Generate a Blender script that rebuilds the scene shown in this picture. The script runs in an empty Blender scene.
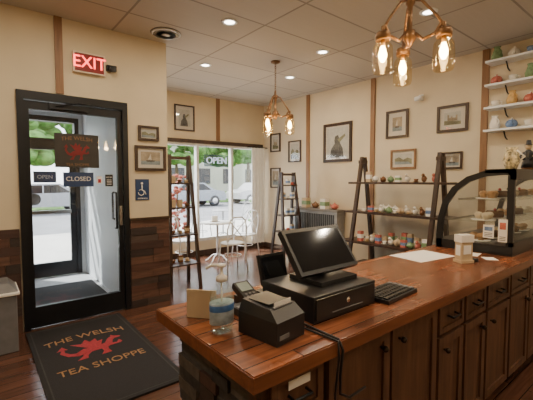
import bpy, bmesh, math, random
from mathutils import Vector, Matrix
random.seed(7)
C=bpy.context.collection
R=math.radians
# ---------------------------------------------------------------- materials
def newmat(name):
    m=bpy.data.materials.new(name);m.use_nodes=True
    return m,m.node_tree,m.node_tree.nodes['Principled BSDF']
def mat(name,c,rough=.5,metal=0,var=.12,scale=12,emis=0,ecol=None,bump=0,spec=.5):
    m,t,b=newmat(name)
    n=t.nodes.new('ShaderNodeTexNoise');n.inputs['Scale'].default_value=scale;n.inputs['Detail'].default_value=4
    tc=t.nodes.new('ShaderNodeTexCoord');t.links.new(tc.outputs['Object'],n.inputs['Vector'])
    r=t.nodes.new('ShaderNodeValToRGB')
    r.color_ramp.elements[0].position=.3;r.color_ramp.elements[1].position=.7
    r.color_ramp.elements[0].color=tuple(max(0,x*(1-var)) for x in c)+(1,)
    r.color_ramp.elements[1].color=tuple(min(1,x*(1+var)) for x in c)+(1,)
    t.links.new(n.outputs['Fac'],r.inputs['Fac']);t.links.new(r.outputs['Color'],b.inputs['Base Color'])
    b.inputs['Roughness'].default_value=rough;b.inputs['Metallic'].default_value=metal
    b.inputs['Specular IOR Level'].default_value=spec
    if emis:
        b.inputs['Emission Color'].default_value=tuple(ecol or c)+(1,);b.inputs['Emission Strength'].default_value=emis
    if bump:
        bp=t.nodes.new('ShaderNodeBump');bp.inputs['Strength'].default_value=bump;bp.inputs['Distance'].default_value=.01
        t.links.new(n.outputs['Fac'],bp.inputs['Height']);t.links.new(bp.outputs['Normal'],b.inputs['Normal'])
    return m
def wood(name,c1,c2,stretch=(1.5,22,22),rough=.4,scale=1.6):
    m,t,b=newmat(name)
    tc=t.nodes.new('ShaderNodeTexCoord');mp=t.nodes.new('ShaderNodeMapping');mp.inputs['Scale'].default_value=stretch
    n=t.nodes.new('ShaderNodeTexNoise');n.inputs['Scale'].default_value=scale;n.inputs['Detail'].default_value=6;n.inputs['Distortion'].default_value=.6
    r=t.nodes.new('ShaderNodeValToRGB');r.color_ramp.elements[0].position=.32;r.color_ramp.elements[1].position=.7
    r.color_ramp.elements[0].color=(*c1,1);r.color_ramp.elements[1].color=(*c2,1)
    t.links.new(tc.outputs['Object'],mp.inputs['Vector']);t.links.new(mp.outputs['Vector'],n.inputs['Vector'])
    t.links.new(n.outputs['Fac'],r.inputs['Fac']);t.links.new(r.outputs['Color'],b.inputs['Base Color'])
    b.inputs['Roughness'].default_value=rough
    return m
def planks(name,c1,c2,cm,bw,rh,rough,mortar=.004,rot=0,bumpy=.2,grain=.5,offset=.5,patch=0):
    m,t,b=newmat(name)
    tc=t.nodes.new('ShaderNodeTexCoord');mp=t.nodes.new('ShaderNodeMapping');mp.inputs['Rotation'].default_value=(0,0,rot)
    br=t.nodes.new('ShaderNodeTexBrick');br.offset=offset
    br.inputs['Scale'].default_value=1;br.inputs['Brick Width'].default_value=bw;br.inputs['Row Height'].default_value=rh
    br.inputs['Mortar Size'].default_value=mortar;br.inputs['Mortar Smooth'].default_value=.3
    br.inputs['Color1'].default_value=(*c1,1);br.inputs['Color2'].default_value=(*c2,1);br.inputs['Mortar'].default_value=(*cm,1)
    t.links.new(tc.outputs['Object'],mp.inputs['Vector']);t.links.new(mp.outputs['Vector'],br.inputs['Vector'])
    mp2=t.nodes.new('ShaderNodeMapping');mp2.inputs['Scale'].default_value=(1.5,25,1)
    t.links.new(mp.outputs['Vector'],mp2.inputs['Vector'])
    n=t.nodes.new('ShaderNodeTexNoise');n.inputs['Scale'].default_value=2;n.inputs['Detail'].default_value=5
    t.links.new(mp2.outputs['Vector'],n.inputs['Vector'])
    mx=t.nodes.new('ShaderNodeMix');mx.data_type='RGBA';mx.blend_type='OVERLAY';mx.inputs[0].default_value=grain
    t.links.new(br.outputs['Color'],mx.inputs[6]);t.links.new(n.outputs['Fac'],mx.inputs[7])
    out=mx.outputs[2]
    if patch:
        n2=t.nodes.new('ShaderNodeTexNoise');n2.inputs['Scale'].default_value=3.5;n2.inputs['Detail'].default_value=3;t.links.new(mp.outputs['Vector'],n2.inputs['Vector'])
        m2=t.nodes.new('ShaderNodeMix');m2.data_type='RGBA';m2.blend_type='OVERLAY';m2.inputs[0].default_value=patch
        t.links.new(out,m2.inputs[6]);t.links.new(n2.outputs['Fac'],m2.inputs[7]);out=m2.outputs[2]
        mr=t.nodes.new('ShaderNodeMapRange');mr.inputs['To Min'].default_value=rough-.08;mr.inputs['To Max'].default_value=rough+.15
        t.links.new(n2.outputs['Fac'],mr.inputs['Value']);t.links.new(mr.outputs[0],b.inputs['Roughness'])
    else: b.inputs['Roughness'].default_value=rough
    t.links.new(out,b.inputs['Base Color'])
    bp=t.nodes.new('ShaderNodeBump');bp.inputs['Strength'].default_value=bumpy;bp.inputs['Distance'].default_value=.004;bp.invert=True
    t.links.new(br.outputs['Fac'],bp.inputs['Height']);t.links.new(bp.outputs['Normal'],b.inputs['Normal'])
    return m
def glassmat(name,tint=(1,1,1),refl=.07):
    m=bpy.data.materials.new(name);m.use_nodes=True;t=m.node_tree;t.nodes.clear()
    o=t.nodes.new('ShaderNodeOutputMaterial');a=t.nodes.new('ShaderNodeBsdfTransparent');g=t.nodes.new('ShaderNodeBsdfGlossy')
    a.inputs[0].default_value=(*tint,1);g.inputs['Roughness'].default_value=.03
    x=t.nodes.new('ShaderNodeMixShader');x.inputs[0].default_value=refl
    t.links.new(a.outputs[0],x.inputs[1]);t.links.new(g.outputs[0],x.inputs[2]);t.links.new(x.outputs[0],o.inputs[0])
    return m
cream=mat('cream_plaster',(.67,.57,.41),.75,var=.04,scale=3,bump=.05)
tan=mat('tan_plaster',(.66,.57,.43),.75,var=.04,scale=3,bump=.05)
white=mat('white_paint',(.80,.83,.86),.5,var=.03)
ceilm=planks('ceiling_tile',(.54,.50,.45),(.50,.46,.41),(.31,.28,.25),1.22,.61,.85,.013,rot=0,bumpy=.6,grain=.05,offset=0)
floorm=planks('floor_planks',(.12,.052,.032),(.07,.031,.02),(.015,.008,.006),1.2,.11,.22,.003,rot=0,grain=.6)
topm=planks('countertop_planks',(.25,.082,.032),(.135,.045,.021),(.03,.012,.008),1.3,.10,.20,.003,rot=0,grain=.9,bumpy=.25,patch=.8)
cab=wood('cabinet_brown',(.075,.035,.021),(.165,.080,.045),(22,22,1.6),.42)
cabd=wood('cabinet_dark',(.04,.02,.013),(.08,.04,.025),(22,22,1.6),.45)
edgem=wood('counter_edge',(.14,.047,.021),(.24,.085,.035),(1.5,20,20),.3)
dkwood=wood('dark_walnut',(.030,.017,.012),(.072,.038,.024),(12,12,2),.4)
postw=wood('stained_pine',(.20,.10,.045),(.31,.165,.078),(22,22,1.5),.5)
redwood=[wood('reclaimed_%d'%i,c,tuple(x*1.8 for x in c),(2,18,18),.6) for i,c in enumerate([(.040,.020,.016),(.065,.030,.021),(.026,.017,.015),(.09,.045,.03),(.05,.033,.027)])]
blackm=mat('black_metal',(.012,.013,.016),.4,.3)
blackp=mat('black_plastic',(.015,.015,.017),.35)
greyp=mat('grey_plastic',(.16,.16,.17),.5)
screenm=mat('screen_glass',(.01,.011,.014),.08,var=.02)
mirror=mat('steel',(.6,.6,.6),.25,1)
bronze=mat('aged_bronze',(.19,.10,.045),.4,.7)
brass=mat('brass',(.6,.4,.15),.3,1)
knobm=mat('dark_knob',(.05,.035,.025),.35,.7)
paper=mat('paper',(.86,.84,.80),.7,var=.02)
kraft=mat('kraft_card',(.55,.42,.27),.7,var=.05)
china=mat('white_china',(.85,.82,.76),.2,var=.05)
chinab=mat('blue_china',(.18,.28,.50),.2,var=.3,scale=30)
chinar=mat('rose_china',(.55,.16,.12),.25,var=.3,scale=25)
chinag=mat('green_china',(.22,.34,.18),.25,var=.3,scale=25)
chinay=mat('amber_china',(.60,.38,.14),.25,var=.25,scale=25)
chinabr=mat('brown_china',(.20,.09,.04),.25,var=.25,scale=25)
glass=glassmat('window_glass',(.97,.98,.98),.05)
caseglass=glassmat('case_glass',(.93,.95,.95),.09)
jarglass=glassmat('jar_glass',(1,.92,.76),.10)
bulbm=mat('bulb_filament',(1,.7,.3),.5,emis=45,ecol=(1,.66,.28))
ledm=mat('led_lens',(1,.95,.85),.5,emis=12,ecol=(1,.93,.8))
redled=mat('red_led',(1,.05,.03),.5,emis=6,ecol=(1,.07,.06))
exitbg=mat('exit_plate',(.75,.62,.5),.5)
rubber=mat('mat_fibre',(.016,.015,.017),.95,var=.3,scale=200,bump=.3)
orange=mat('orange_print',(.32,.17,.07),.8,var=.3,scale=60)
redp=mat('red_print',(.33,.02,.03),.8,var=.3,scale=60)
blue=mat('sign_blue',(.02,.05,.14),.4)
clothw=mat('curtain_cloth',(.82,.82,.80),.9,var=.04)
# ---------------------------------------------------------------- mesh builder
class MB:
    def __init__(s): s.bm=bmesh.new();s.m=[];s.M=Matrix()
    def mi(s,m):
        if m not in s.m:s.m.append(m)
        return s.m.index(m)
    def add(s,V,Fs,m,smooth=False):
        k=s.mi(m);vs=[s.bm.verts.new(s.M@Vector(v)) for v in V]
        for f in Fs:
            try:
                fc=s.bm.faces.new([vs[i] for i in f]);fc.material_index=k;fc.smooth=smooth
            except ValueError: pass
        return s
    def box(s,lo,hi,m):
        x0,y0,z0=lo;x1,y1,z1=hi
        return s.add([(x0,y0,z0),(x1,y0,z0),(x1,y1,z0),(x0,y1,z0),(x0,y0,z1),(x1,y0,z1),(x1,y1,z1),(x0,y1,z1)],
          [(0,3,2,1),(4,5,6,7),(0,1,5,4),(1,2,6,5),(2,3,7,6),(3,0,4,7)],m)
    def beam(s,p0,p1,w,d,m,side=(0,0,1)):
        p0,p1=Vector(p0),Vector(p1);t=(p1-p0).normalized();a=Vector(side).cross(t)
        if a.length<1e-4:a=Vector((1,0,0)).cross(t)
        a.normalize();b=t.cross(a)
        V=[]
        for p in (p0,p1):
            for u,v in((-1,-1),(1,-1),(1,1),(-1,1)):V.append(p+a*u*w/2+b*v*d/2)
        return s.add(V,[(0,3,2,1),(4,5,6,7),(0,1,5,4),(1,2,6,5),(2,3,7,6),(3,0,4,7)],m)
    def tube(s,P,r,m,n=8,closed=False):
        P=[Vector(p) for p in P];N=len(P);V=[];rr=r if isinstance(r,(list,tuple)) else [r]*N
        ref=None
        for i,p in enumerate(P):
            if closed:t=(P[(i+1)%N]-P[i-1]).normalized()
            else:t=(P[min(i+1,N-1)]-P[max(i-1,0)]).normalized()
            if ref is None:
                ref=t.orthogonal().normalized()
            ref=(ref-t*ref.dot(t))
            if ref.length<1e-5:ref=t.orthogonal()
            ref.normalize();b=t.cross(ref)
            for k in range(n):
                a=2*math.pi*k/n;V.append(p+(ref*math.cos(a)+b*math.sin(a))*rr[i])
        Fs=[]
        for i in range(N if closed else N-1):
            j=(i+1)%N
            for k in range(n):
                l=(k+1)%n;Fs.append((i*n+k,i*n+l,j*n+l,j*n+k))
        if not closed:Fs+= [tuple(range(n))[::-1],tuple((N-1)*n+k for k in range(n))]
        return s.add(V,Fs,m,True)
    def lathe(s,prof,c,m,n=20,sc=(1,1)):
        V=[];Fs=[];N=len(prof)
        for r,z in prof:
            for k in range(n):
                a=2*math.pi*k/n;V.append((c[0]+r*math.cos(a)*sc[0],c[1]+r*math.sin(a)*sc[1],c[2]+z))
        for i in range(N-1):
            for k in range(n):
                l=(k+1)%n;Fs.append((i*n+k,i*n+l,(i+1)*n+l,(i+1)*n+k))
        if prof[0][0]>1e-4:Fs.append(tuple(range(n))[::-1])
        if prof[-1][0]>1e-4:Fs.append(tuple((N-1)*n+k for k in range(n)))
        return s.add(V,Fs,m,True)
    def ball(s,c,r,m,n=14):
        if not isinstance(r,(tuple,list)):r=(r,r,r)
        pr=[(math.sin(math.pi*i/8)*1,-math.cos(math.pi*i/8)) for i in range(9)]
        V=[];Fs=[]
        for a,z in pr:
            for k in range(n):
                q=2*math.pi*k/n;V.append((c[0]+a*math.cos(q)*r[0],c[1]+a*math.sin(q)*r[1],c[2]+z*r[2]))
        for i in range(8):
            for k in range(n):
                l=(k+1)%n;Fs.append((i*n+k,i*n+l,(i+1)*n+l,(i+1)*n+k))
        return s.add(V,Fs,m,True)
    def poly(s,P,z,m,th=0):
        n=len(P)
        if th==0:return s.add([(x,y,z) for x,y in P],[tuple(range(n))],m)
        V=[(x,y,z) for x,y in P]+[(x,y,z+th) for x,y in P]
        return s.add(V,[tuple(range(n))[::-1],tuple(range(n,2*n))]+[(i,(i+1)%n,n+(i+1)%n,n+i) for i in range(n)],m)
    def text(s,tx,size,m,at=(0,0,0),ext=.001,sx=1,arc=0):
        cu=bpy.data.curves.new('t','FONT');cu.body=tx;cu.size=size;cu.extrude=ext;cu.align_x='CENTER';cu.align_y='CENTER';cu.resolution_u=3
        o=bpy.data.objects.new('t',cu);C.objects.link(o)
        bpy.context.view_layer.update()
        me=bpy.data.meshes.new_from_object(o.evaluated_get(bpy.context.evaluated_depsgraph_get()))
        s.add([(v.co.x*sx+at[0],v.co.y+at[1]-arc*(v.co.x*sx)**2,v.co.z+at[2]) for v in me.vertices],[tuple(p.vertices) for p in me.polygons],m)
        bpy.data.objects.remove(o);bpy.data.curves.remove(cu);bpy.data.meshes.remove(me)
        return s
    def done(s,name,bevel=0,rot=0,shift=True):
        bm=s.bm;bmesh.ops.remove_doubles(bm,verts=bm.verts,dist=1e-6)
        bmesh.ops.recalc_face_normals(bm,faces=bm.faces)
        lo=[min(v.co[i] for v in bm.verts) for i in range(3)];hi=[max(v.co[i] for v in bm.verts) for i in range(3)]
        c=Vector(((lo[0]+hi[0])/2,(lo[1]+hi[1])/2,lo[2])) if shift else Vector((0,0,0))
        for v in bm.verts:v.co-=c
        me=bpy.data.meshes.new(name);bm.to_mesh(me);bm.free()
        for m in s.m:me.materials.append(m)
        o=bpy.data.objects.new(name,me);C.objects.link(o);o.location=c;o.rotation_euler=(0,0,rot)
        if bevel:
            b=o.modifiers.new('bevel','BEVEL');b.width=bevel;b.segments=2;b.limit_method='ANGLE';b.angle_limit=R(50)
        return o
def WX(y,z,x=5.05):
    return Matrix(((0,0,-1,x),(-1,0,0,y),(0,1,0,z),(0,0,0,1)))
def WY(x,z,y=4.2):
    return Matrix(((1,0,0,x),(0,0,-1,y),(0,1,0,z),(0,0,0,1)))
def solid(name,lo,hi,m):
    return MB().box(lo,hi,m).done(name)
ZC=3.12
# ---------------------------------------------------------------- room shell
def shell(name,boxes,m):
    b=MB()
    for lo,hi in boxes:b.box(lo,hi,m)
    return b.done(name,shift=False)
shell('floor',[((-2,-2,-.1),(5.25,6.5,0))],floorm)
shell('ceiling',[((-2,-2,ZC),(5.25,6.5,ZC+.1))],ceilm)
shell('wall_entry_left',[((-2,4.2,0),(.33,4.3,ZC))],cream)
shell('wall_entry_right',[((1.36,4.2,0),(1.84,4.3,ZC))],cream)
shell('wall_entry_top',[((.33,4.2,2.355),(1.36,4.3,ZC))],cream)
shell('wall_alcove_return',[((1.74,4.3,0),(1.84,6.35,ZC))],cream)
shell('wall_right',[((5.05,-2,0),(5.15,6.5,ZC))],tan)
shell('wall_facade_header',[((1.84,6.35,2.22),(5.05,6.5,ZC))],cream)
shell('wall_facade_sill',[((1.84,6.35,0),(5.05,6.5,.28))],cream)
shell('wall_facade_right',[((4.93,6.35,.28),(5.05,6.5,2.22))],cream)
shell('wall_facade_left',[((1.84,6.35,.28),(1.95,6.5,2.22))],cream)
shell('wall_rear',[((-2,-2,0),(5.05,-1.9,ZC))],cream)
shell('wall_left',[((-2.1,-2,0),(-2,4.3,ZC))],cream)
shell('wall_vestibule_right',[((1.36,4.3,0),(1.44,6.35,2.7))],white)
shell('wall_vestibule_left',[((-.4,4.3,0),(-.32,6.35,2.7))],white)
shell('ceiling_vestibule',[((-.32,4.3,2.62),(1.36,6.35,2.7))],white)
shell('wall_vestibule_front_right',[((1.305,6.35,0),(1.84,6.5,ZC))],white)
shell('wall_vestibule_front_left',[((-.4,6.35,0),(.415,6.5,ZC))],white)
shell('wall_vestibule_front_top',[((.415,6.35,2.455),(1.305,6.5,ZC))],white)
b=MB();b.box((-.32,4.3,0),(1.36,6.35,.004),mat('vestibule_tile',(.42,.43,.45),.5,var=.1));b.done('floor_vestibule')
solid('baseboard_right',(5.03,-1.9,0),(5.05,6.35,.1),dkwood)
solid('baseboard_facade',(1.84,6.33,0),(5.03,6.35,.1),dkwood)
for i,y in enumerate((4.97,3.51,1.86)):
    solid('trim_%d'%(i+1),(5.028,y-.04,.1),(5.05,y+.04,ZC),postw)
solid('trim_4',(.665,4.18,2.36),(.735,4.2,ZC),postw)
solid('trim_5',(3.82,6.33,2.28),(3.90,6.35,ZC),postw)
solid('trim_6',(1.95,6.32,2.2),(5.0,6.35,2.27),dkwood)
def boards(name,u0,u1,h,Mx,seed,rh=.085,d=.012):
    rnd=random.Random(seed);b=MB();b.M=Mx;z=0
    while z<h-.01:
        z1=min(z+rh,h);u=u0
        while u<u1-.001:
            w=rnd.uniform(.12,.42);e=min(u+w,u1)
            if u1-e<.05:e=u1
            b.box((u,z,.001),(e-.002,z1-.002,d+rnd.uniform(0,.012)),rnd.choice(redwood));u=e
        z=z1
    return b.done(name)
boards('trim_7',1.37,1.84,1.02,WY(0,0),3)
boards('trim_8',-2,.32,1.02,WY(0,0),4)
b=MB();b.box((1.37,4.165,1.02),(1.85,4.2,1.05),dkwood);b.done('trim_9')
# ---------------------------------------------------------------- interior door
fr=blackm
b=MB();b.M=WY(0,0,4.2)
b.box((.33,0,-.1),(.385,2.35,.03),fr);b.box((1.305,0,-.1),(1.36,2.35,.03),fr);b.box((.385,2.27,-.1),(1.305,2.35,.03),fr)
b.box((.385,.01,-.05),(.43,2.26,0),fr);b.box((1.25,.01,-.05),(1.30,2.26,0),fr);b.box((.43,2.18,-.05),(1.25,2.26,0),fr);b.box((.43,.01,-.05),(1.25,.22,0),fr)
b.box((.43,.22,-.028),(1.25,2.18,-.022),glass)
b.box((.6,2.2,.0),(.95,2.25,.045),fr);b.tube([(.65,2.22,.05),(.85,2.27,.09),(1.0,2.27,.04)],.008,fr)
b.tube([(1.215,.95,0),(1.215,.95,.05),(1.215,1.35,.05),(1.215,1.35,0)],.012,fr)
b.tube([(1.215,1.05,-.05),(1.215,1.05,-.1),(1.215,1.35,-.1),(1.215,1.35,-.05)],.012,mirror)
b.box((1.255,.98,0),(1.285,1.2,.012),mirror)
b.done('door_1')
def dragon(b,cx,cy,s,z,m):
    P=[[(-.6,-.1),(-.3,.15),(.1,.1),(.4,.2),(.55,.5),(.7,.62),(.72,.75),(.8,.62),(1.0,.5),(.95,.42),(.78,.42),(.68,.3),(.62,.1),(.45,-.15),(0,-.2),(-.3,-.22),(-.5,-.3)],
     [(-.1,.08),(-.35,.4),(-.6,.72),(-.28,.58),(-.1,.88),(.0,.6),(.22,.8),(.22,.5),(.4,.55),(.25,.12)],
     [(-.35,-.15),(-.42,-.4),(-.62,-.62),(-.3,-.6),(-.27,-.4),(-.1,-.2)],[(.2,-.15),(.22,-.4),(.1,-.62),(.42,-.6),(.38,-.35),(.42,-.1)],
     [(.48,.1),(.75,.02),(.86,.2),(.93,.02),(.85,-.08),(.5,-.1)],
     [(-.5,-.3),(-.8,-.15),(-.98,.2),(-.9,.45),(-1.05,.4),(-.85,.72),(-.72,.42),(-.82,.43),(-.83,.2),(-.7,.0),(-.5,-.08)]]
    for p in P:b.poly([(cx+x*s,cy+y*s) for x,y in p],z,m,.0015)
signo=mat('sign_orange',(.24,.13,.06),.7);signr=mat('sign_red',(.20,.02,.02),.7);signk=mat('sign_dark',(.04,.035,.03),.6)
b=MB();b.M=WY(0,0,4.22)
b.poly([(.64,1.62),(1.06,1.62),(1.06,1.97),(.64,1.97)],.0,signk,.003)
b.text('THE WELSH',.056,signo,(.85,1.925,.005),arc=.7);b.text('TEA SHOPPE',.040,signo,(.85,1.65,.005));dragon(b,.85,1.775,.12,.005,signr)
b.done('shop_sign')
b=MB();b.M=WY(0,0,4.22);b.box((.71,1.42,0),(1.0,1.57,.004),blue);b.text('CLOSED',.065,paper,(.855,1.50,.006));b.done('closed_sign')
b=MB();b.M=WY(0,0,4.22);b.box((1.03,1.45,0),(1.09,1.53,.003),paper);b.box((1.045,1.46,.003),(1.075,1.5,.004),redp);b.done('door_sticker')
b=MB();b.M=WY(0,0,4.22);b.box((1.12,1.42,0),(1.20,1.55,.003),blackp);b.text('HOURS',.02,paper,(1.16,1.52,.005))
for i in range(4):b.box((1.135,1.44+.016*i,.003),(1.185,1.445+.016*i,.004),paper)
b.done('hours_sign')
b=MB();b.M=WY(0,0,6.35)
b.box((.42,0,-.12),(.48,2.45,.02),fr);b.box((1.24,0,-.12),(1.30,2.45,.02),fr);b.box((.48,2.38,-.12),(1.24,2.45,.02),fr);b.box((.48,2.05,-.1),(1.24,2.12,.01),fr)
b.box((.48,.01,-.06),(.56,2.05,0),fr);b.box((1.16,.01,-.06),(1.24,2.05,0),fr);b.box((.56,1.95,-.06),(1.16,2.05,0),fr);b.box((.56,.01,-.06),(1.16,.22,0),fr)
b.box((.56,.22,-.035),(1.16,1.95,-.03),glass);b.box((.48,2.12,-.05),(1.24,2.38,-.045),glass)
b.box((.56,.98,.0),(1.16,1.03,.05),mirror)
b.done('door_2')
b=MB();b.box((.2,4.45,.005),(1.3,5.75,.018),mat('vestibule_mat',(.03,.032,.036),.95,var=.3,scale=150));b.done('entry_mat')
b=MB();b.M=WY(0,0,6.379);b.box((.68,1.45,0),(.98,1.62,.003),blue);b.text('OPEN',.08,paper,(.83,1.535,.004));b.done('open_sign')
b=MB();b.M=WY(0,0,6.379);b.lathe([(0,0),(.09,0),(.09,.004),(0,.004)],(.68,1.2,0),greyp);b.done('window_decal')
b=MB();b.M=WY(0,0);b.box((.82,2.6,0.002),(1.13,2.81,.05),exitbg);b.box((.835,2.615,.05),(1.115,2.795,.053),mat('exit_face',(.25,.03,.03),.4));b.text('EXIT',.17,redled,(.975,2.705,.056),sx=.92);b.done('exit_sign',.004)
b=MB();b.M=WY(0,0);b.box((1.15,2.67,0.002),(1.25,2.73,.05),blackp);b.lathe([(0,0),(.03,0),(.035,.04),(0,.045)],(1.2,2.68,.05),blackp,12);b.done('emergency_light',.005)
# ---------------------------------------------------------------- framed pictures
art={'sky':mat('art_sky',(.50,.50,.46),.6),'hill':mat('art_hill',(.20,.20,.12),.6,var=.4),'sea':mat('art_sea',(.22,.28,.32),.6,var=.3),
 'sep':mat('art_sepia',(.38,.31,.22),.6,var=.4,scale=9),'dark':mat('art_dark',(.09,.09,.09),.6,var=.5),'mat':mat('art_mount',(.62,.59,.53),.7,var=.02)}
pg=glassmat('picture_glass',(1,1,1),.05)
def picture(name,M,w,h,fm,kind,bw=.025,mt=.04):
    b=MB();b.M=M;x,y=w/2,h/2;o=.002
    for lo,hi in (((-x,-y),(x,-y+bw)),((-x,y-bw),(x,y)),((-x,-y+bw),(-x+bw,y-bw)),((x-bw,-y+bw),(x,y-bw))):
        b.box((*lo,o),(*hi,.028),fm)
    b.box((-x+bw,-y+bw,o),(x-bw,y-bw,.008),art['mat'])
    X,Y=x-bw-mt,y-bw-mt
    if kind=='land':
        b.box((-X,-Y,.008),(X,Y,.009),art['sky']);b.poly([(-X,-Y),(X,-Y),(X,0),(X*.5,Y*.25),(0,-Y*.1),(-X*.5,Y*.4),(-X,Y*.1)],.0095,art['hill']);b.poly([(-X,-Y),(X,-Y),(X*.6,-Y*.5),(-X,-Y*.4)],.0105,art['sea'])
    elif kind=='ship':
        b.box((-X,-Y,.008),(X,Y,.009),art['sep']);b.poly([(-X,-Y),(X,-Y),(X,-Y*.4),(-X,-Y*.4)],.0095,art['sea']);b.poly([(-X*.5,-Y*.3),(X*.5,-Y*.3),(X*.35,-Y*.55),(-X*.4,-Y*.55)],.0105,art['dark']);b.poly([(-X*.3,-Y*.2),(X*.1,-Y*.2),(0,Y*.7)],.0105,art['mat'])
    elif kind=='portrait':
        b.box((-X,-Y,.008),(X,Y,.009),art['sky'])
        b.poly([(-X*.7,-Y),(X*.6,-Y),(X*.5,-Y*.4),(X*.25,-Y*.05),(X*.2,Y*.25),(X*.05,Y*.5),(-X*.2,Y*.45),(-X*.3,Y*.15),(-X*.25,-Y*.05),(-X*.6,-Y*.4)],.0095,art['dark'])
        b.poly([(X*.0,Y*.2),(X*.7,Y*.55),(X*.75,Y*.4),(X*.2,0)],.0105,art['hill'])
    elif kind=='castle':
        b.box((-X,-Y,.008),(X,Y,.009),art['sky']);b.poly([(-X,-Y),(X,-Y),(X,-Y*.5),(-X,-Y*.3)],.0095,art['hill'])
        b.poly([(-X*.6,-Y*.4),(X*.6,-Y*.4),(X*.6,Y*.5),(X*.4,Y*.5),(X*.4,Y*.1),(0,Y*.1),(0,Y*.3),(-X*.2,Y*.3),(-X*.2,Y*.1),(-X*.4,Y*.1),(-X*.4,Y*.6),(-X*.6,Y*.6)],.0105,art['sep'])
    b.box((-x+bw,-y+bw,.014),(x-bw,y-bw,.015),pg)
    return b.done(name)
def px(y0,y1,z0,z1,kind,fm=dkwood,**k): return picture('framed_picture',WX((y0+y1)/2,(z0+z1)/2),abs(y1-y0),abs(z1-z0),fm,kind,**k)
def py(x0,x1,z0,z1,kind,fm=dkwood,yy=4.2,**k): return picture('framed_picture',WY((x0+x1)/2,(z0+z1)/2,yy),x1-x0,z1-z0,fm,kind,**k)
px(6.10,5.78,2.09,2.48,'castle');px(5.52,5.16,1.85,2.28,'land');px(6.10,5.78,1.32,1.75,'ship')
px(4.56,3.92,1.81,2.50,'portrait',bw=.05,mt=.03);px(3.26,2.89,2.13,2.55,'ship',bw=.035,mt=.07);px(2.46,2.05,2.14,2.50,'castle',bw=.035,mt=.06)
px(3.17,2.76,1.66,1.95,'land',postw);px(2.38,2.11,1.64,1.87,'ship',mt=.02)
py(1.485,1.725,1.95,2.12,'land',mt=.012);py(1.44,1.81,1.60,1.89,'ship',bw=.03);py(2.92,3.33,2.42,2.9,'portrait',yy=6.35,mt=.06)
b=MB();b.M=WY(0,0);b.box((1.44,1.255,.002),(1.60,1.50,.008),blue)
b.ball((1.515,1.45,.01),(.014,.014,.003),paper);b.tube([(1.515,1.43,.01),(1.515,1.37,.01),(1.545,1.36,.01),(1.56,1.32,.01)],.006,paper,6)
b.tube([(1.505+.035*math.cos(a/8*6.28),1.345+.035*math.sin(a/8*6.28),.01) for a in range(4,12)],.005,paper,6);b.text('RESTROOM',.022,paper,(1.52,1.275,.01));b.done('restroom_sign')
# ---------------------------------------------------------------- alcove window
b=MB();b.M=WY(0,0,6.35)
alu=mat('window_frame_white',(.62,.62,.6),.4)
xs=[1.95,2.45,3.40,4.20,4.93]
b.box((1.95,.28,-.1),(4.93,.34,.0),alu);b.box((1.95,2.15,-.1),(4.93,2.22,.0),alu)
for x in xs:b.box((x-.025,.34,-.1),(x+.025,2.15,.0),alu) if 1.96<x<4.9 else b.box((x if x<3 else x-.05,.34,-.1),(x+.05 if x<3 else x,2.15,0),alu)
b.box((2.0,.34,-.06),(4.88,2.15,-.055),glass)
b.done('window_1')
b=MB();b.M=WY(0,0,6.31);b.box((3.52,1.76,-.01),(4.08,1.99,.0),glassmat('acrylic_panel',(.62,.68,.74),.1))
b.M=WY(0,0,6.30);b.text('OPEN',.19,mat('neon_off_white',(.5,.55,.65),.4,emis=.6,ecol=(.7,.8,1)),(3.80,1.875,0),.01,sx=.98);b.tube([(3.56,1.99,0),(3.56,2.17,0)],.003,blackp);b.tube([(4.04,1.99,0),(4.04,2.17,0)],.003,blackp)
b.tube([(3.53,1.77,0),(4.07,1.77,0),(4.07,1.98,0),(3.53,1.98,0)],.006,blue,6,True);b.done('neon_open_sign')
b=MB();V=[];n=24
for i in range(n+1):
    t=i/n;x=4.62+.34*t;y=6.22+.035*math.sin(t*26)
    V+=[(x,y,.12),(x,y,2.18)]
b.add(V,[(2*i,2*i+2,2*i+3,2*i+1) for i in range(n)],clothw,True);b.tube([(4.5,6.22,2.19),(5.04,6.22,2.19)],.012,blackm);b.done('curtain')
# ---------------------------------------------------------------- A-frame shelving
def aframe_wall():
    b=MB();ax=4.68
    for y in (3.42,2.22):
        b.beam((ax-.03,y,1.84),(4.30,y,0.0),.045,.05,dkwood,(0,1,0));b.beam((ax+.03,y,1.84),(5.0,y,0.0),.045,.05,dkwood,(0,1,0))
        b.box((ax-.08,y-.03,1.74),(ax+.07,y+.03,1.79),dkwood)
    for z in (1.46,1.02,.58,.18):
        t=1-z/1.84
        b.box((ax-.03-.38*t-.02,2.05,z-.03),(ax+.03+.30*t,3.6,z),dkwood)
    return b.done('display_shelf')
aframe_wall()
def ladder(name,cx,cy,w,h,zs):
    b=MB()
    for s in (-1,1):
        b.beam((cx+s*w*.32,cy,h),(cx+s*w*.5,cy-.17,0),.035,.05,dkwood,(0,1,0));b.beam((cx+s*w*.32,cy+.02,h),(cx+s*w*.5,cy+.2,0),.035,.05,dkwood,(0,1,0))
    b.box((cx-w*.36,cy-.03,h-.06),(cx+w*.36,cy+.05,h-.02),dkwood)
    for z in zs:
        t=1-z/h;ww=w*(.32+.18*t);b.box((cx-ww-.01,cy-.17*t-.05,z-.02),(cx+ww+.01,cy+.2*t+.04,z),dkwood)
    return b.done(name)
ladder('ladder_shelf',2.19,4.62,.44,1.83,(.35,.75,1.12,1.45))
LX,LY=4.50,4.95
ladder('ladder_shelf',LX,LY,.48,1.63,(.25,.55,.85,1.15,1.4))
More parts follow.
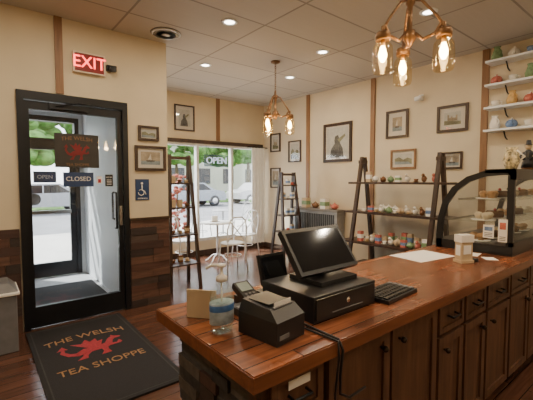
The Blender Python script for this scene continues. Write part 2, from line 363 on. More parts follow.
def teapot(b,x,y,z,s,m,a=0,lid=None):
    b.lathe([(.03*s,0),(.055*s,.006*s),(.085*s,.05*s),(.088*s,.08*s),(.07*s,.12*s),(.045*s,.135*s),(.04*s,.14*s)],(x,y,z),m,18)
    b.lathe([(.046*s,.137*s),(.03*s,.152*s),(.008*s,.158*s),(.014*s,.172*s),(.0,.182*s)],(x,y,z),lid or m,14)
    c,d=math.cos(a),math.sin(a)
    P=lambda u,w:(x+c*u*s,y+d*u*s,z+w*s)
    b.tube([P(.075,.05),P(.11,.07),P(.125,.11),P(.15,.135)],[.02*s,.014*s,.01*s,.008*s],m,8)
    b.tube([P(-.075,.11),P(-.12,.125),P(-.14,.09),P(-.12,.05),P(-.08,.045)],.008*s,m,8)
def cup(b,x,y,z,s,m,a=0,sau=True):
    if sau:b.lathe([(.03*s,0),(.07*s,.012*s),(.072*s,.015*s),(.03*s,.006*s),(0,.006*s)],(x,y,z),m,16)
    b.lathe([(.022*s,.006*s),(.03*s,.012*s),(.042*s,.05*s),(.045*s,.068*s),(.041*s,.066*s),(.03*s,.02*s),(0,.016*s)],(x,y,z),m,16)
    c,d=math.cos(a),math.sin(a)
    b.tube([(x+c*u*s,y+d*u*s,z+w*s) for u,w in ((.042,.055),(.065,.05),(.062,.028),(.038,.024))],.004*s,m,6)
def box2(b,x,y,z,w,d,h,m,m2):
    b.box((x-w/2,y-d/2,z),(x+w/2,y+d/2,z+h),m);b.box((x-w/2-.001,y-d/2-.001,z+h*.3),(x+w/2+.001,y+d/2+.001,z+h*.7),m2)
def bird(b,x,y,z,s,m):
    b.ball((x,y,z+.05*s),(.05*s,.035*s,.05*s),m);b.ball((x-.03*s,y,z+.105*s),(.026*s,.024*s,.026*s),m);b.tube([(x-.05*s,y,z+.105*s),(x-.075*s,y,z+.1*s)],[.008*s,.001],chinay,6);b.tube([(x+.04*s,y,z+.05*s),(x+.09*s,y,z+.06*s)],[.02*s,.006*s],m,6)
rnd=random.Random(5)
b=MB()
CM=[china,china,china,chinabr,chinar,china,chinag,kraft]
for z,n,rows in ((1.46,9,(4.66,)),(1.02,11,(4.57,4.73)),(.58,11,(4.48,4.66))):
  for rx in rows:
    for i in range(n):
        y=3.30-i*(1.0/(n-1));x=rx+rnd.uniform(-.02,.02);k=rnd.random();m=rnd.choice(CM)
        if k<.25:teapot(b,x,y,z,rnd.uniform(.5,.65),m,rnd.choice([3.14,3.6,2.7]))
        elif k<.5:cup(b,x,y,z,rnd.uniform(.65,.72),m,rnd.uniform(0,6))
        elif k<.8:box2(b,x,y,z,.06,.07,rnd.uniform(.08,.17),rnd.choice([paper,kraft,chinar,chinabr]),rnd.choice([chinag,chinab,paper]))
        else:bird(b,x,y,z,.9,m)
b.done('teaware_collection')
b=MB()
for (z,t) in ((.35,.8),(.75,.6),(1.12,.4),(1.45,.2)):
    for i in (-1,0,1):
        x=2.19+i*.10
        if rnd.random()<.5:cup(b,x,4.62,z,.65,rnd.choice([chinabr,chinabr,kraft]),rnd.uniform(0,6))
        else:box2(b,x,4.62,z,.06,.05,.1,rnd.choice([chinabr,kraft,blackp]),kraft)
b.done('tea_tin_collection')
b=MB()
for z in (.25,.55,.85,1.15,1.4):
    for i in (-1,0,1):
        x=LX+i*.11
        if rnd.random()<.5:cup(b,x,LY,z,.7,rnd.choice(CM),rnd.uniform(0,6))
        else:box2(b,x,LY,z,.07,.05,.11,rnd.choice([paper,kraft,china]),chinab)
b.done('gift_tin_collection')
b=MB();gm=mat('heater_grey',(.33,.33,.33),.5,.3)
b.box((4.82,4.05,.02),(5.025,5.15,.93),gm);b.box((4.79,4.02,.93),(5.025,5.18,.97),mat('heater_top',(.22,.20,.18),.5))
for i in range(22):b.box((4.81,4.11+i*.045,.55),(4.822,4.135+i*.045,.88),blackp)
for i in range(3):b.box((4.812,4.10+i*.35,.08),(4.822,4.40+i*.35,.48),greyp)
b.done('radiator_cover')
for i,(y,m) in enumerate(((4.17,chinar),(4.40,china),(4.63,chinabr),(4.87,kraft))):
    b=MB()
    if i%2==0:teapot(b,4.9,y,.972,.7,m,1.57)
    else:box2(b,4.9,y,.972,.12,.12,.18,m,chinag)
    b.done('teapot' if i%2==0 else 'gift_box')
wc=[china,chinag,chinay,china,chinar,chinab,china]
for k,z in enumerate((2.92,2.64,2.37,2.10)):
    b=MB();b.box((4.84,.70,z-.025),(5.049,1.80,z),white)
    for y in (.95,1.6):b.tube([(5.04,y,z-.12),(4.98,y,z-.10),(4.92,y,z-.03)],.008,blackm,6)
    b.done('floating_shelf')
    for i in range(6):
        y=1.71-i*.175
        if k==0 and i>3:continue
        b=MB();m=wc[(k*3+i*2+1)%7]
        if (i+k)%3==0:
            b.lathe([(.03,0),(.05,.01),(.06,.06),(.035,.13),(.03,.15),(.04,.165),(.034,.16),(0,.14)],(4.95,y,z+.001),m,16)
            b.tube([(4.92,y-.045,z+.05),(4.90,y-.065,z+.09),(4.93,y-.03,z+.14)],.006,m);b.done('jug')
        elif (i+k)%3==1:teapot(b,4.96,y,z+.001,.72,m,R(200),lid=china);b.done('teapot')
        else:cup(b,4.95,y,z+.001,1.1,m,-1.57);b.done('teacup')
b=MB();b.M=WX(2.70,2.67);b.box((-.03,-.04,0.002),(.03,.04,.03),white);b.tube([(0,0,.03),(0,-.01,.07)],.01,white);b.tube([(.05,-.02,.09),(-.05,-.02,.09)],[.035,.028],white,14);b.done('spotlight_fixture')
# ---------------------------------------------------------------- bistro furniture
wm=mat('white_enamel',(.75,.76,.77),.35);dm=mat('outdoor_grey_enamel',(.30,.30,.31),.4)
def bistro_table(x,y,z=0,wm=wm):
    b=MB();b.lathe([(0,.715),(.30,.715),(.31,.725),(.30,.735),(0,.735)],(x,y,z),wm,32)
    b.tube([(x,y,z+.1),(x,y,z+.72)],.02,wm)
    for i in range(4):
        a=i*math.pi/2+.5;c,d=math.cos(a),math.sin(a)
        b.tube([(x,y,z+.15),(x+.1*c,y+.1*d,z+.13),(x+.2*c,y+.2*d,z+.04),(x+.25*c,y+.25*d,z+.012)],.012,wm)
    b.done('bistro_table')
def bistro_chair(x,y,rot,z=0,m=wm):
    b=MB();b.lathe([(0,.445),(.19,.445),(.2,.455),(.19,.465),(0,.465)],(0,0,0),m,24)
    for sx in(-1,1):
        b.tube([(sx*.15,-.14,.45),(sx*.18,-.19,.01)],.012,m)
        b.tube([(sx*.18,.22,.01),(sx*.15,.16,.45),(sx*.17,.2,.7),(sx*.13,.22,.85)],.012,m)
    b.tube([(-.13,.22,.85),(-.07,.225,.9),(.07,.225,.9),(.13,.22,.85)],.012,m)
    b.tube([(-.16,.17,.5),(.13,.22,.83)],.008,m);b.tube([(.16,.17,.5),(-.13,.22,.83)],.008,m)
    b.tube([(.15*math.cos(a*.524),.15*math.sin(a*.524),.25) for a in range(12)],.007,m,6,True)
    o=b.done('bistro_chair');o.location=(x,y,z);o.rotation_euler=(0,0,rot)
bistro_table(3.38,5.60);bistro_chair(4.05,5.66,R(-80));bistro_chair(2.78,5.75,R(95));bistro_chair(3.30,4.98,R(170))
bistro_table(5.0,8.0,-.02,dm);bistro_chair(5.7,8.1,R(-80),-.02,dm);bistro_chair(4.3,7.9,R(100),-.02,dm)
b=MB();b.box((3.30,5.65,.736),(3.42,5.67,.84),paper);b.box((3.28,5.62,.735),(3.44,5.70,.742),dkwood);b.done('table_card')
# ---------------------------------------------------------------- trash can, door mat
b=MB();b.box((-.13,3.74,.0),(.25,4.10,.50),greyp);b.box((-.15,3.72,.50),(.27,4.12,.53),paper)
b.add([(-.14,3.73,.53),(.26,3.73,.53),(.26,4.11,.53),(-.14,4.11,.53),(-.08,3.79,.60),(.2,3.79,.60),(.2,4.05,.60),(-.08,4.05,.60)],[(0,1,5,4),(1,2,6,5),(2,3,7,6),(3,0,4,7),(4,5,6,7)],greyp);b.box((-.02,3.785,.545),(.14,3.80,.585),blackp)
b.done('trash_can',.012)
b=MB();b.box((.33,2.42,.001),(1.20,4.10,.014),rubber)
for lo,hi in (((.36,2.45),(1.17,2.46)),((.36,4.06),(1.17,4.07)),((.36,2.46),(.37,4.06)),((1.16,2.46),(1.17,4.06))):b.box((*lo,.014),(*hi,.0155),mat('mat_border',(.04,.038,.04),.95))
b.text('THE WELSH',.145,orange,(.765,3.70,.016),sx=.88,arc=.5);b.text('TEA SHOPPE',.135,orange,(.765,3.04,.016),sx=.88)
dragon(b,.765,3.36,.26,.0145,redp);b.done('door_mat')
# ---------------------------------------------------------------- counter
X0,X1=.60,4.9
b=MB()
b.box((X0,.80,.885),(X1,1.50,.93),topm);b.box((X0-.004,.796,.878),(X1,.84,.926),edgem);b.box((X0-.004,.84,.878),(X0+.03,1.504,.926),edgem);b.box((X0,1.47,.878),(X1,1.504,.926),edgem)
b.box((.68,.87,.09),(X1,1.42,.885),cabd);b.box((.70,.93,0),(X1,1.40,.09),blackp)
f=.87
def panel(x0,x1,z0,z1,knob):
    b.box((x0,f-.018,z0),(x1,f,z1),cab);w=.045 if z1-z0>.3 else .028
    for lo,hi in (((x0,z0),(x1,z0+w)),((x0,z1-w),(x1,z1)),((x0,z0+w),(x0+w,z1-w)),((x1-w,z0+w),(x1,z1-w))):
        b.box((lo[0],f-.028,lo[1]),(hi[0],f-.018,hi[1]),cab)
    if knob=='d':
        c=(x0+x1)/2;z=(z0+z1)/2
        b.tube([(c-.04,f-.02,z),(c-.04,f-.05,z-.005),(c+.04,f-.05,z-.005),(c+.04,f-.02,z)],.006,blackm)
    elif knob:
        c=x1-.06 if knob=='r' else x0+.06
        b.ball((c,f-.045,z1-.07),.014,knobm);b.tube([(c,f-.02,z1-.07),(c,f-.045,z1-.07)],.006,knobm)
panel(.70,.94,.70,.86,'d');panel(.70,.94,.12,.68,'r')
b.box((.77,f-.031,.805),(.87,f-.028,.835),paper)
panel(.97,1.36,.12,.86,'r');panel(1.38,1.78,.12,.86,'l')
xx=1.81
for i in range(7):
    w=.30 if i<2 else .40
    panel(xx,xx+w-.02,.70,.86,'d');panel(xx,xx+w-.02,.12,.68,'r' if i%2 else 'l');xx+=w+.01
    if xx>4.5:break
stone=[mat('ledge_stone_%d'%i,c,.8,var=.3,scale=25,bump=.4) for i,c in enumerate([(.05,.045,.042),(.03,.027,.026),(.08,.065,.055)])]
rn=random.Random(9);z=.0
while z<.875:
    z1=min(z+.05,.877);y=.90
    while y<1.42:
        e=min(y+rn.uniform(.1,.3),1.42)
        if 1.42-e<.05:e=1.42
        b.box((.68-.008-rn.uniform(0,.018),y,z),(.69,e-.002,z1-.002),rn.choice([stone[0],stone[1],stone[2],redwood[2],redwood[0]]));y=e
    z=z1
b.box((.655,.86,0),(.70,.90,.877),cabd)
b.done('service_counter',.003)
# ---------------------------------------------------------------- counter objects
T=.931
def rotd(b,name,c,a,bev=0):
    o=b.done(name,bev);loc=o.location.copy();v=Vector((loc.x-c[0],loc.y-c[1],0));v.rotate(Matrix.Rotation(a,3,'Z'))
    o.location=(c[0]+v.x,c[1]+v.y,loc.z);o.rotation_euler=(0,0,a);return o
clearb=glassmat('clear_plastic',(.95,.98,.97),.12);liq=glassmat('sanitizer_gel',(.90,.95,.93),.08)
lab=mat('bottle_label',(.32,.40,.46),.4,var=.35,scale=30);lab2=mat('bottle_label_blue',(.06,.16,.40),.4,var=.3,scale=30)
b=MB();x,y=.695,1.125
b.lathe([(.036,0),(.042,.006),(.043,.13),(.040,.155),(.022,.175),(.017,.18),(.017,.19)],(x,y,T),clearb,24,(1.1,.8))
b.lathe([(.034,.004),(.039,.008),(.040,.125),(0,.125)],(x,y,T),liq,24,(1.1,.8))
b.lathe([(.0435,.035),(.0440,.036),(.0440,.110),(.0435,.111)],(x,y,T),lab,24,(1.1,.8))
b.lathe([(.0443,.082),(.0446,.083),(.0446,.104),(.0443,.105)],(x,y,T),lab2,24,(1.1,.8))
b.lathe([(.021,.188),(.021,.205),(.012,.21),(.006,.215),(.006,.24),(.016,.241),(.016,.25),(0,.252)],(x,y,T),china,16)
b.tube([(x,y,T+.246),(x-.03,y+.02,T+.247),(x-.048,y+.03,T+.235)],.006,china);b.tube([(x,y,T+.01),(x,y,T+.19)],.003,china)
b.done('hand_sanitizer_bottle')
b=MB();b.add([(.655,1.33,T),(.735,1.235,T),(.765,1.26,T),(.685,1.355,T),(.655,1.33,T+.115),(.735,1.235,T+.115),(.74,1.24,T+.115),(.66,1.335,T+.115)],[(0,1,5,4),(1,2,6,5),(2,3,7,6),(3,0,4,7),(4,5,6,7),(0,3,2,1)],kraft);b.done('menu_card')
b=MB()
b.box((.75,.90,T),(.90,1.09,T+.08),blackp)
b.add([(.75,.90,T+.08),(.90,.90,T+.08),(.90,1.09,T+.08),(.75,1.09,T+.08),(.76,.94,T+.115),(.89,.94,T+.115),(.89,1.08,T+.125),(.76,1.08,T+.125)],[(0,1,5,4),(1,2,6,5),(2,3,7,6),(3,0,4,7),(4,5,6,7)],blackp)
b.box((.775,.935,T+.113),(.875,.945,T+.119),greyp);b.box((.78,.94,T+.105),(.87,.942,T+.135),paper);b.box((.775,.96,T+.118),(.875,1.06,T+.126),blackm);b.box((.76,.896,T+.02),(.81,.90,T+.035),greyp)
rotd(b,'receipt_printer',(.82,1.0),R(8),.008)
b=MB();b.box((1.0,.95,T),(1.40,1.27,T+.105),blackp);b.box((1.01,.943,T+.012),(1.39,.951,T+.095),mat('drawer_front',(.02,.02,.022),.3))
b.M=WY(1.2,T+.06,.943);b.lathe([(.012,0),(.012,.004),(0,.005)],(0,0,0),mirror,12);b.M=Matrix();b.box((1.1,.94,T+.025),(1.3,.944,T+.03),greyp)
b.done('cash_drawer',.006)
b=MB();z0=T+.106
b.box((1.12,1.02,z0),(1.36,1.22,z0+.02),blackp);b.beam((1.24,1.17,z0+.02),(1.24,1.155,z0+.11),.10,.04,blackp,(0,1,0))
def quadslab(b,pl,pr,ql,qr,th,m):
    pl,pr,ql,qr=map(Vector,(pl,pr,ql,qr));n=(pr-pl).cross(ql-pl).normalized()
    V=[pl,pr,qr,ql];V+= [v-n*th for v in V]
    b.add(V,[(0,1,2,3),(7,6,5,4),(0,4,5,1),(1,5,6,2),(2,6,7,3),(3,7,4,0)],m)
quadslab(b,(1.05,1.065,1.085),(1.43,1.065,1.085),(1.05,1.20,1.265),(1.43,1.20,1.265),.03,blackp)
nrm=Vector((0,-.8,.6))*.0015
g=lambda x,y,z:tuple(Vector((x,y,z))+nrm)
quadslab(b,g(1.066,1.076,1.0995),g(1.414,1.076,1.0995),g(1.066,1.189,1.25),g(1.414,1.189,1.25),.001,screenm)
b.done('pos_monitor',.003)
b=MB();b.box((1.06,1.30,T),(1.18,1.40,T+.015),blackp);b.beam((1.12,1.36,T),(1.12,1.35,T+.1),.03,.02,blackp,(0,1,0))
quadslab(b,(1.04,1.31,T+.06),(1.20,1.31,T+.06),(1.04,1.35,T+.20),(1.20,1.35,T+.20),.02,blackp);quadslab(b,(1.05,1.306,T+.07),(1.19,1.306,T+.07),(1.05,1.343,T+.19),(1.19,1.343,T+.19),.002,screenm);b.done('customer_display',.003)
b=MB();quadslab(b,(.90,1.22,T+.02),(.98,1.22,T+.02),(.90,1.36,T+.09),(.98,1.36,T+.09),.03,blackp);b.box((.905,1.25,T),(.975,1.36,T+.035),blackp)
quadslab(b,(.91,1.30,T+.063),(.97,1.30,T+.063),(.91,1.35,T+.088),(.97,1.35,T+.088),.002,mat('lcd',(.35,.42,.4),.2))
for i in range(3):
    for j in range(4):
        yy=1.235+j*.014;xx_=.912+i*.021;quadslab(b,(xx_,yy,T+.032+(j*.007)),(xx_+.014,yy,T+.032+(j*.007)),(xx_,yy+.009,T+.0365+j*.007),(xx_+.014,yy+.009,T+.0365+j*.007),.003,greyp)
b.done('card_terminal',.002)
b=MB();b.box((.82,1.17,T),(.88,1.27,T+.03),blackp);b.box((.825,1.175,T+.03),(.875,1.23,T+.034),greyp);b.done('barcode_scanner',.006)
b=MB();b.box((1.415,.90,T),(1.70,1.06,T+.018),blackp)
for r_ in range(5):
    for c_ in range(12):b.box((1.423+c_*.0225,.912+r_*.028,T+.018),(1.423+c_*.0225+.018,.912+r_*.028+.023,T+.025),greyp if (c_>10) else blackp)
rotd(b,'keyboard',(1.56,.98),R(4),.002)
b=MB();b.box((1.47,1.10,T),(1.53,1.20,T+.022),blackp);b.box((1.477,1.15,T+.022),(1.523,1.19,T+.024),lab2);b.tube([(1.47,1.15,T+.008),(1.44,1.17,T+.005),(1.425,1.22,T+.005)],.003,blackp);b.done('card_reader',.003)
b=MB();b.tube([(.98,1.1,T+.006),(.97,1.0,T+.006),(.965,.9,T+.006),(.97,.80,T+.004),(.975,.785,.9),(.98,.80,.8),(1.0,.815,.72),(1.06,.82,.68),(1.15,.815,.69)],.005,blackp)
b.tube([(.99,1.3,T+.006),(.95,1.2,T+.006),(.94,.95,T+.006),(.955,.79,T+.004),(.955,.785,.88),(.955,.80,.75),(.97,.82,.6)],.004,blackp);b.done('power_cable')
def sheet(name,cx,cy,w,d,a,m=paper,z=T):
    b=MB();b.box((cx-w/2,cy-d/2,z),(cx+w/2,cy+d/2,z+.0015),m);rotd(b,name,(cx,cy),a)
sheet('paper_sheet',2.55,1.33,.40,.27,R(-8));sheet('receipt_paper',2.90,1.12,.14,.09,R(10));sheet('receipt_paper',2.83,.98,.10,.08,R(40))
b=MB();x,y=2.57,1.05
b.box((x-.05,y-.04,T),(x+.05,y+.04,T+.02),kraft);b.box((x-.045,y-.03,T+.02),(x+.045,y+.03,T+.14),kraft);b.box((x-.05,y-.035,T+.14),(x+.05,y+.035,T+.19),china)
b.box((x-.03,y-.033,T+.06),(x+.03,y-.030,T+.12),paper);b.box((x-.047,y-.02,T+.05),(x-.045,y+.02,T+.12),paper);o=b.done('tip_box',.008);o.rotation_euler=(0,0,R(-25))
b=MB();b.lathe([(.028,0),(.03,.004),(.03,.02),(.02,.022),(0,.022)],(2.66,1.02,T),blackp);b.done('bottle_cap')
# ---------------------------------------------------------------- bakery display case
pr=[(1.45,.0),(1.46,.10),(1.45,.24),(1.415,.38),(1.34,.50),(1.23,.585),(1.10,.63),(.98,.64),(.90,.64)]
def inset(P,d):
    out=[]
    for i,(y,z) in enumerate(P):
        a=P[max(i-1,0)];c=P[min(i+1,len(P)-1)];t=Vector((c[0]-a[0],c[1]-a[1])).normalized();out.append((y-abs(t.y)*d,z-abs(t.x)*d))
    return out
inn=inset(pr,.045);cx0,cx1=3.02,4.35;z0=T
b=MB()
b.box((cx0,.90,z0),(cx1,1.46,z0+.07),blackp)
for xa in (cx0,cx1-.03):
    n=len(pr);V=[(xa,y,z0+z) for y,z in pr]+[(xa,y,z0+z) for y,z in inn]+[(xa+.03,y,z0+z) for y,z in pr]+[(xa+.03,y,z0+z) for y,z in inn]
    Fs=[]
    for i in range(n-1):
        Fs+=[(i,i+1,n+i+1,n+i),(2*n+i,3*n+i,3*n+i+1,2*n+i+1),(i,2*n+i,2*n+i+1,i+1),(n+i,n+i+1,3*n+i+1,3*n+i)]
    b.add(V,Fs,blackp);b.box((xa,.90,z0+.07),(xa+.03,.945,z0+.635),blackp)
    b.add([(xa+.015,y,z0+z) for y,z in inn]+[(xa+.015,.92,z0+.60),(xa+.015,.92,z0+.05)],[tuple(range(n+2))],caseglass)
V=[]
for y,z in pr[1:7]:V+=[(cx0+.02,y-.006,z0+z-.004),(cx1-.02,y-.006,z0+z-.004)]
b.add(V,[(2*i,2*i+1,2*i+3,2*i+2) for i in range(5)],caseglass,True)
b.box((cx0,.90,z0+.61),(cx1,1.10,z0+.64),blackp)
b.box((cx0,.90,z0+.56),(cx1,.93,z0+.61),blackp);b.box((cx0,.90,z0+.07),(cx1,.93,z0+.10),blackp)
b.box((cx0+.62,.90,z0+.10),(cx0+.66,.925,z0+.56),blackp)
b.box((cx0+.03,.91,z0+.10),(cx1-.03,.914,z0+.56),caseglass)
for zz,yy in ((.23,1.38),(.40,1.30)):
    b.box((cx0+.03,.95,z0+zz),(cx1-.03,yy,z0+zz+.008),caseglass);b.box((cx0+.03,yy-.01,z0+zz-.004),(cx1-.03,yy,z0+zz+.012),mirror)
b.done('bakery_display_case')
cake=mat('sponge_cake',(.45,.26,.12),.7,var=.3,scale=30);choc=mat('chocolate_icing',(.10,.04,.02),.4);cream2=mat('icing',(.7,.6,.45),.5)
b=MB()
for zz,yc in ((.073,1.18),(.24,1.15),(.41,1.12)):
    for i in range(5):
        x=3.16+i*.24;m=[cake,choc,cream2,chinabr][(i+int(zz*10))%4]
        b.lathe([(0,0),(.085,0),(.09,.008),(0,.008)],(x,yc,z0+zz),china,18)
        if i%2:b.lathe([(.065,.008),(.068,.05),(.06,.06),(0,.062)],(x,yc,z0+zz),m,18);b.ball((x,yc,z0+zz+.07),.012,redp,8)
        else:
            for dx,dy in((-.035,-.03),(.035,-.03),(0,.035)):
                b.lathe([(.02,.008),(.028,.035),(.034,.045),(.02,.062),(0,.066)],(x+dx,yc+dy,z0+zz),m,12)
b.done('pastry_collection')
for i,(y,z,w,h) in enumerate(((1.06,T+.12,.075,.10),(.965,T+.10,.06,.17))):
    b=MB();b.M=WX(y,z,cx0-.001);b.box((-w/2,0,0),(w/2,h,.003),paper);b.box((-w/2+.01,h*.55,.003),(w/2-.01,h*.85,.004),chinar if i else chinab)
    for j in range(3):b.box((-w/2+.01,.012+j*.012,.003),(w/2-.01,.016+j*.012,.004),blackp)
    b.done('price_sign')
zt=T+.642
b=MB();x,y=3.32,1.02
b.lathe([(.035,0),(.04,.01),(.06,.07),(.045,.13),(.03,.15),(.045,.175),(.04,.17),(0,.15)],(x,y,zt),mat('floral_china',(.5,.42,.25),.25,var=.9,scale=40),20);b.tube([(x,y-.05,zt+.06),(x,y-.09,zt+.1),(x,y-.035,zt+.15)],.007,china);b.done('floral_jug')
b=MB();x,y=3.62,.99
b.lathe([(.045,0),(.045,.02),(.02,.025)],(x,y,zt),chinabr);b.lathe([(.05,.02),(.045,.06),(.03,.11),(.035,.15),(.015,.17)],(x,y,zt),blackp,14);b.ball((x,y,zt+.195),(.022,.024,.028),kraft);b.lathe([(.035,.21),(.02,.215),(.016,.25),(0,.252)],(x,y,zt),blackp,14);b.tube([(x,y+.03,zt+.15),(x-.02,y+.055,zt+.11),(x-.03,y+.02,zt+.09)],.01,blackp);b.tube([(x,y-.03,zt+.15),(x-.02,y-.055,zt+.11),(x-.03,y-.02,zt+.09)],.01,blackp);b.done('figurine')
# ---------------------------------------------------------------- ceiling fixtures
def pointl(name,loc,e,r=.03,c=(1,.70,.38)):
    l=bpy.data.lights.new(name,'POINT');l.energy=e;l.shadow_soft_size=r;l.color=c;o=bpy.data.objects.new(name,l);o.location=loc;C.objects.link(o);return o
def chandelier(x,y,zj,Rr,ang,s=1):
    b=MB();zb=zj+.24*s
    b.lathe([(.065,0),(.06,-.02),(.02,-.035),(0,-.036)],(x,y,ZC-.001),bronze,20)
    z=ZC-.035;i=0
    top=zb+.30*s
    while z>top+.0:
        P=[]
        for k in range(10):
            a=k*.628;u=.011*math.cos(a);w=.02*math.sin(a);P.append((x+(u if i%2 else 0),y+(0 if i%2 else u),z-.018+w))
        b.tube(P,.003,bronze,5,True);z-=.03;i+=1
    S=lambda L:[(r*s,h*s) for r,h in L]
    b.lathe(S([(0,.31),(.012,.30),(.012,.26),(.03,.25),(.03,.22),(.016,.2),(.016,.06),(.035,.05),(.04,.0),(.02,-.03),(.01,-.05),(0,-.055)]),(x,y,zb),bronze,18)
    jars=[]
    for k in range(3):
        a=ang+k*2*math.pi/3;c,d=math.cos(a),math.sin(a)
        Q=lambda u,w:(x+c*u,y+d*u,zb+w*s)
        b.tube([Q(.03,.03),Q(Rr*.4,-.02),Q(Rr*.75,.0),Q(Rr*.95,.06),Q(Rr,.05),Q(Rr,.0)],.011*s,bronze)
        b.tube([Q(.02,.24),Q(Rr*.35,.22),Q(Rr*.8,.1),Q(Rr,.03)],.009*s,bronze)
        jx,jy=x+c*Rr,y+d*Rr
        b.lathe(S([(.012,.02),(.04,.012),(.046,0),(.046,-.035),(.04,-.035),(0,-.03)]),(jx,jy,zb),bronze,20)
        b.lathe(S([(.040,-.03),(.040,-.05),(.058,-.075),(.062,-.12),(.062,-.215),(.054,-.235),(.02,-.24),(0,-.24)]),(jx,jy,zb),jarglass,22)
        b.lathe(S([(.013,-.03),(.013,-.07)]),(jx,jy,zb),brass,12)
        b.lathe(S([(.012,-.07),(.018,-.09),(.026,-.12),(.024,-.14),(.012,-.165),(0,-.17)]),(jx,jy,zb),bulbm,14)
        jars.append((jx,jy,zb-.125*s))
    b.done('chandelier')
    for j in jars:pointl('bulb_light',(j[0],j[1],j[2]-.08),7,.03)
chandelier(1.98,1.14,2.085,.185,math.atan2(1.14,1.98)+.2,.9)
chandelier(3.28,3.87,2.12,.20,math.atan2(3.87,3.28)+.5,1.1)
def downlight(x,y,e=14):
    b=MB();b.lathe([(.055,-.001),(.085,-.001),(.085,-.006),(.055,-.010),(.055,-.001)],(x,y,ZC),white,24);b.lathe([(0,-.002),(.055,-.002),(.055,-.004),(0,-.004)],(x,y,ZC),ledm,24);b.done('recessed_downlight')
    l=bpy.data.lights.new('downlight','AREA');l.shape='DISK';l.size=.1;l.energy=e;l.color=(1,.84,.62);o=bpy.data.objects.new('downlight_lamp',l);o.location=(x,y,ZC-.015);C.objects.link(o)
for p_ in ((2.1,3.21),(3.5,3.2),(3.48,1.81),(3.95,4.3),(2.6,4.6),(.7,3.1),(.7,1.5),(2.1,.2),(3.6,.2),(.6,-1),(-.9,1.0),(-.9,2.9),(3.6,-1.2)):downlight(*p_)
b=MB()
for r_ in (.16,.13,.10,.07):b.lathe([(r_-.022,-.022),(r_,-.012),(r_,-.006),(r_-.022,-.016),(r_-.022,-.022)],(1.71,3.90,ZC),alu,28)
b.lathe([(0,-.026),(.045,-.024),(.045,-.01),(0,-.01)],(1.71,3.90,ZC),alu,24);b.lathe([(0,-.001),(.165,-.001),(.165,-.004),(0,-.004)],(1.71,3.90,ZC),greyp,28);b.done('ceiling_vent')
# ---------------------------------------------------------------- outdoors
conc=mat('sidewalk_concrete',(.50,.48,.45),.9,var=.10,scale=1.5);asph=mat('asphalt',(.20,.20,.21),.9,var=.2,scale=1)
shell('ground_sidewalk',[((-14,6.5,-.12),(30,11.5,-.02))],conc);shell('ground_road',[((-30,11.5,-.2),(60,22,-.1))],asph);shell('ground_grass',[((-30,22,-.15),(60,60,-.05))],mat('grass',(.13,.24,.06),.95,var=.3,scale=3))
leaf=mat('tree_leaves',(.09,.20,.04),.8,var=.5,scale=4);leaf2=mat('red_leaves',(.25,.06,.04),.8,var=.5,scale=12);bark=mat('bark',(.12,.08,.05),.9,var=.3)
def tree(name,x,y,h,r,lm):
    rn=random.Random(int(x*7+y));b=MB();b.tube([(x,y,-.1),(x+.1,y,h*.3),(x,y,h*.6)],[.12*h/4,.09*h/4,.04],bark,8)
    for i in range(70):
        a=rn.uniform(0,6.28);q=r*math.sqrt(rn.random());zz=h*.65+rn.uniform(-.35,.45)*h*.6
        s_=rn.uniform(.14,.3)*r;b.ball((x+q*math.cos(a),y+q*math.sin(a),zz),(s_,s_,s_*.7),lm,7)
    b.done(name)
for a_ in ((12.5,27,6.5,2.6),(17,26,7,2.8),(21,29,8,3),(27,32,9,4),(1.6,27,6,2.2),(5.5,30,7,2.6),(-5,32,7,2.6)):tree('tree',*a_,leaf)
def shrub(x,y,r,h,lm):
    rn=random.Random(int(x*31));b=MB();b.lathe([(.16,0),(.22,.3),(.2,.3),(0,.26)],(x,y,-.02),chinabr,16)
    for i in range(60):
        a=rn.uniform(0,6.28);q=rn.uniform(0,r);zz=.3+rn.random()*h;b.ball((x+q*math.cos(a),y+q*math.sin(a),zz),(.06,.06,.04),lm,6)
    b.tube([(x,y,.2),(x,y,.3+h*.7)],.02,bark,6);b.done('potted_shrub')
shrub(3.45,7.4,.28,1.3,leaf2);shrub(6.5,8.4,.3,.6,leaf)
b=MB();wb=mat('siding',(.50,.47,.43),.8);b.box((10,42,-.1),(34,48,6),wb);b.add([(9.5,41.5,6),(34.5,41.5,6),(34.5,48.5,6),(9.5,48.5,6),(11,45,8.5),(33,45,8.5)],[(0,1,5,4),(1,2,5),(2,3,4,5),(3,0,4)],mat('roof',(.20,.18,.18),.8))
for i in range(6):b.box((11.5+i*3.7,41.95,1),(13.2+i*3.7,42,3),screenm)
b.done('neighbor_building')
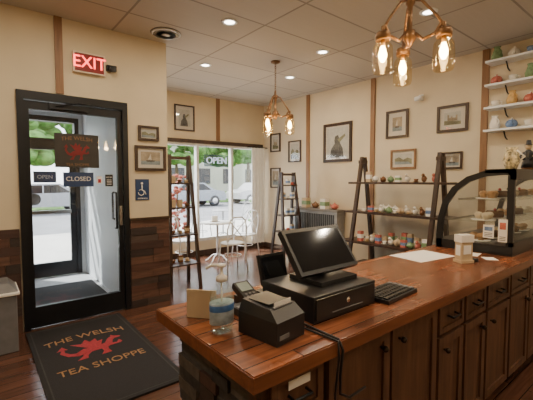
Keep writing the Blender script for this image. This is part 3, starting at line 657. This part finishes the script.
def car(x,y,col):
    m=mat('car_paint',col,.25,.2);b=MB()
    P=[(-2.2,.35),(-2.25,.75),(-1.9,.9),(-1.3,.95),(-.7,1.4),(.7,1.42),(1.4,1.0),(2.1,.88),(2.25,.6),(2.2,.35)]
    n=len(P);w=.85
    V=[(x+u,y-w,z-.1) for u,z in P]+[(x+u,y+w,z-.1) for u,z in P];b.add(V,[tuple(range(n)),tuple(range(n,2*n))[::-1]]+[(i,(i+1)%n,n+(i+1)%n,n+i) for i in range(n)],m)
    b.add([(x-1.1,y-w-.005,.87),(x-.62,y-w-.005,1.24),(x+.62,y-w-.005,1.26),(x+1.15,y-w-.005,.9)],[(0,1,2,3)],screenm);b.box((x-.03,y-w-.01,.85),(x+.03,y-w,1.27),m)
    for u in(-1.4,1.4):
        for s_ in(-1,1):b.tube([(x+u,y+s_*(w-.18),.22),(x+u,y+s_*(w+.02),.22)],.33,blackp,18);b.tube([(x+u,y+s_*(w),.22),(x+u,y+s_*(w+.03),.22)],.18,mirror,14)
    b.done('parked_car',.04)
car(10.0,20,(.25,.27,.30));car(2.4,20,(.30,.31,.33));car(15.5,20,(.45,.45,.46))
# ---------------------------------------------------------------- sun, world, camera
s=bpy.data.lights.new('sun','SUN');s.energy=15;s.angle=R(2);s.color=(1,.97,.92);so=bpy.data.objects.new('sun',s);so.rotation_euler=(R(-30),R(-28),0);so.location=(0,12,12);C.objects.link(so)
w=bpy.data.worlds.new('world');bpy.context.scene.world=w;w.use_nodes=True;nt=w.node_tree;bg=nt.nodes['Background']
sk=nt.nodes.new('ShaderNodeTexSky');sk.sky_type='HOSEK_WILKIE';sk.turbidity=4;sk.sun_direction=(-.3,.6,.7)
mx=nt.nodes.new('ShaderNodeMix');mx.data_type='RGBA';mx.inputs[0].default_value=.6;mx.inputs[7].default_value=(.95,.97,1,1)
nt.links.new(sk.outputs[0],mx.inputs[6]);nt.links.new(mx.outputs[2],bg.inputs[0]);bg.inputs[1].default_value=8.5
H=1.49;F=361.0;yaw=R(51.1);p=math.atan(20/361)
cam=bpy.data.cameras.new('camera');co=bpy.data.objects.new('camera',cam);C.objects.link(co)
cam.sensor_width=36;cam.lens=36*F/533
fw=Vector((math.cos(yaw)*math.cos(p),math.sin(yaw)*math.cos(p),-math.sin(p)))
co.location=(0,0,H);co.rotation_euler=fw.to_track_quat('-Z','Y').to_euler()
bpy.context.scene.camera=co
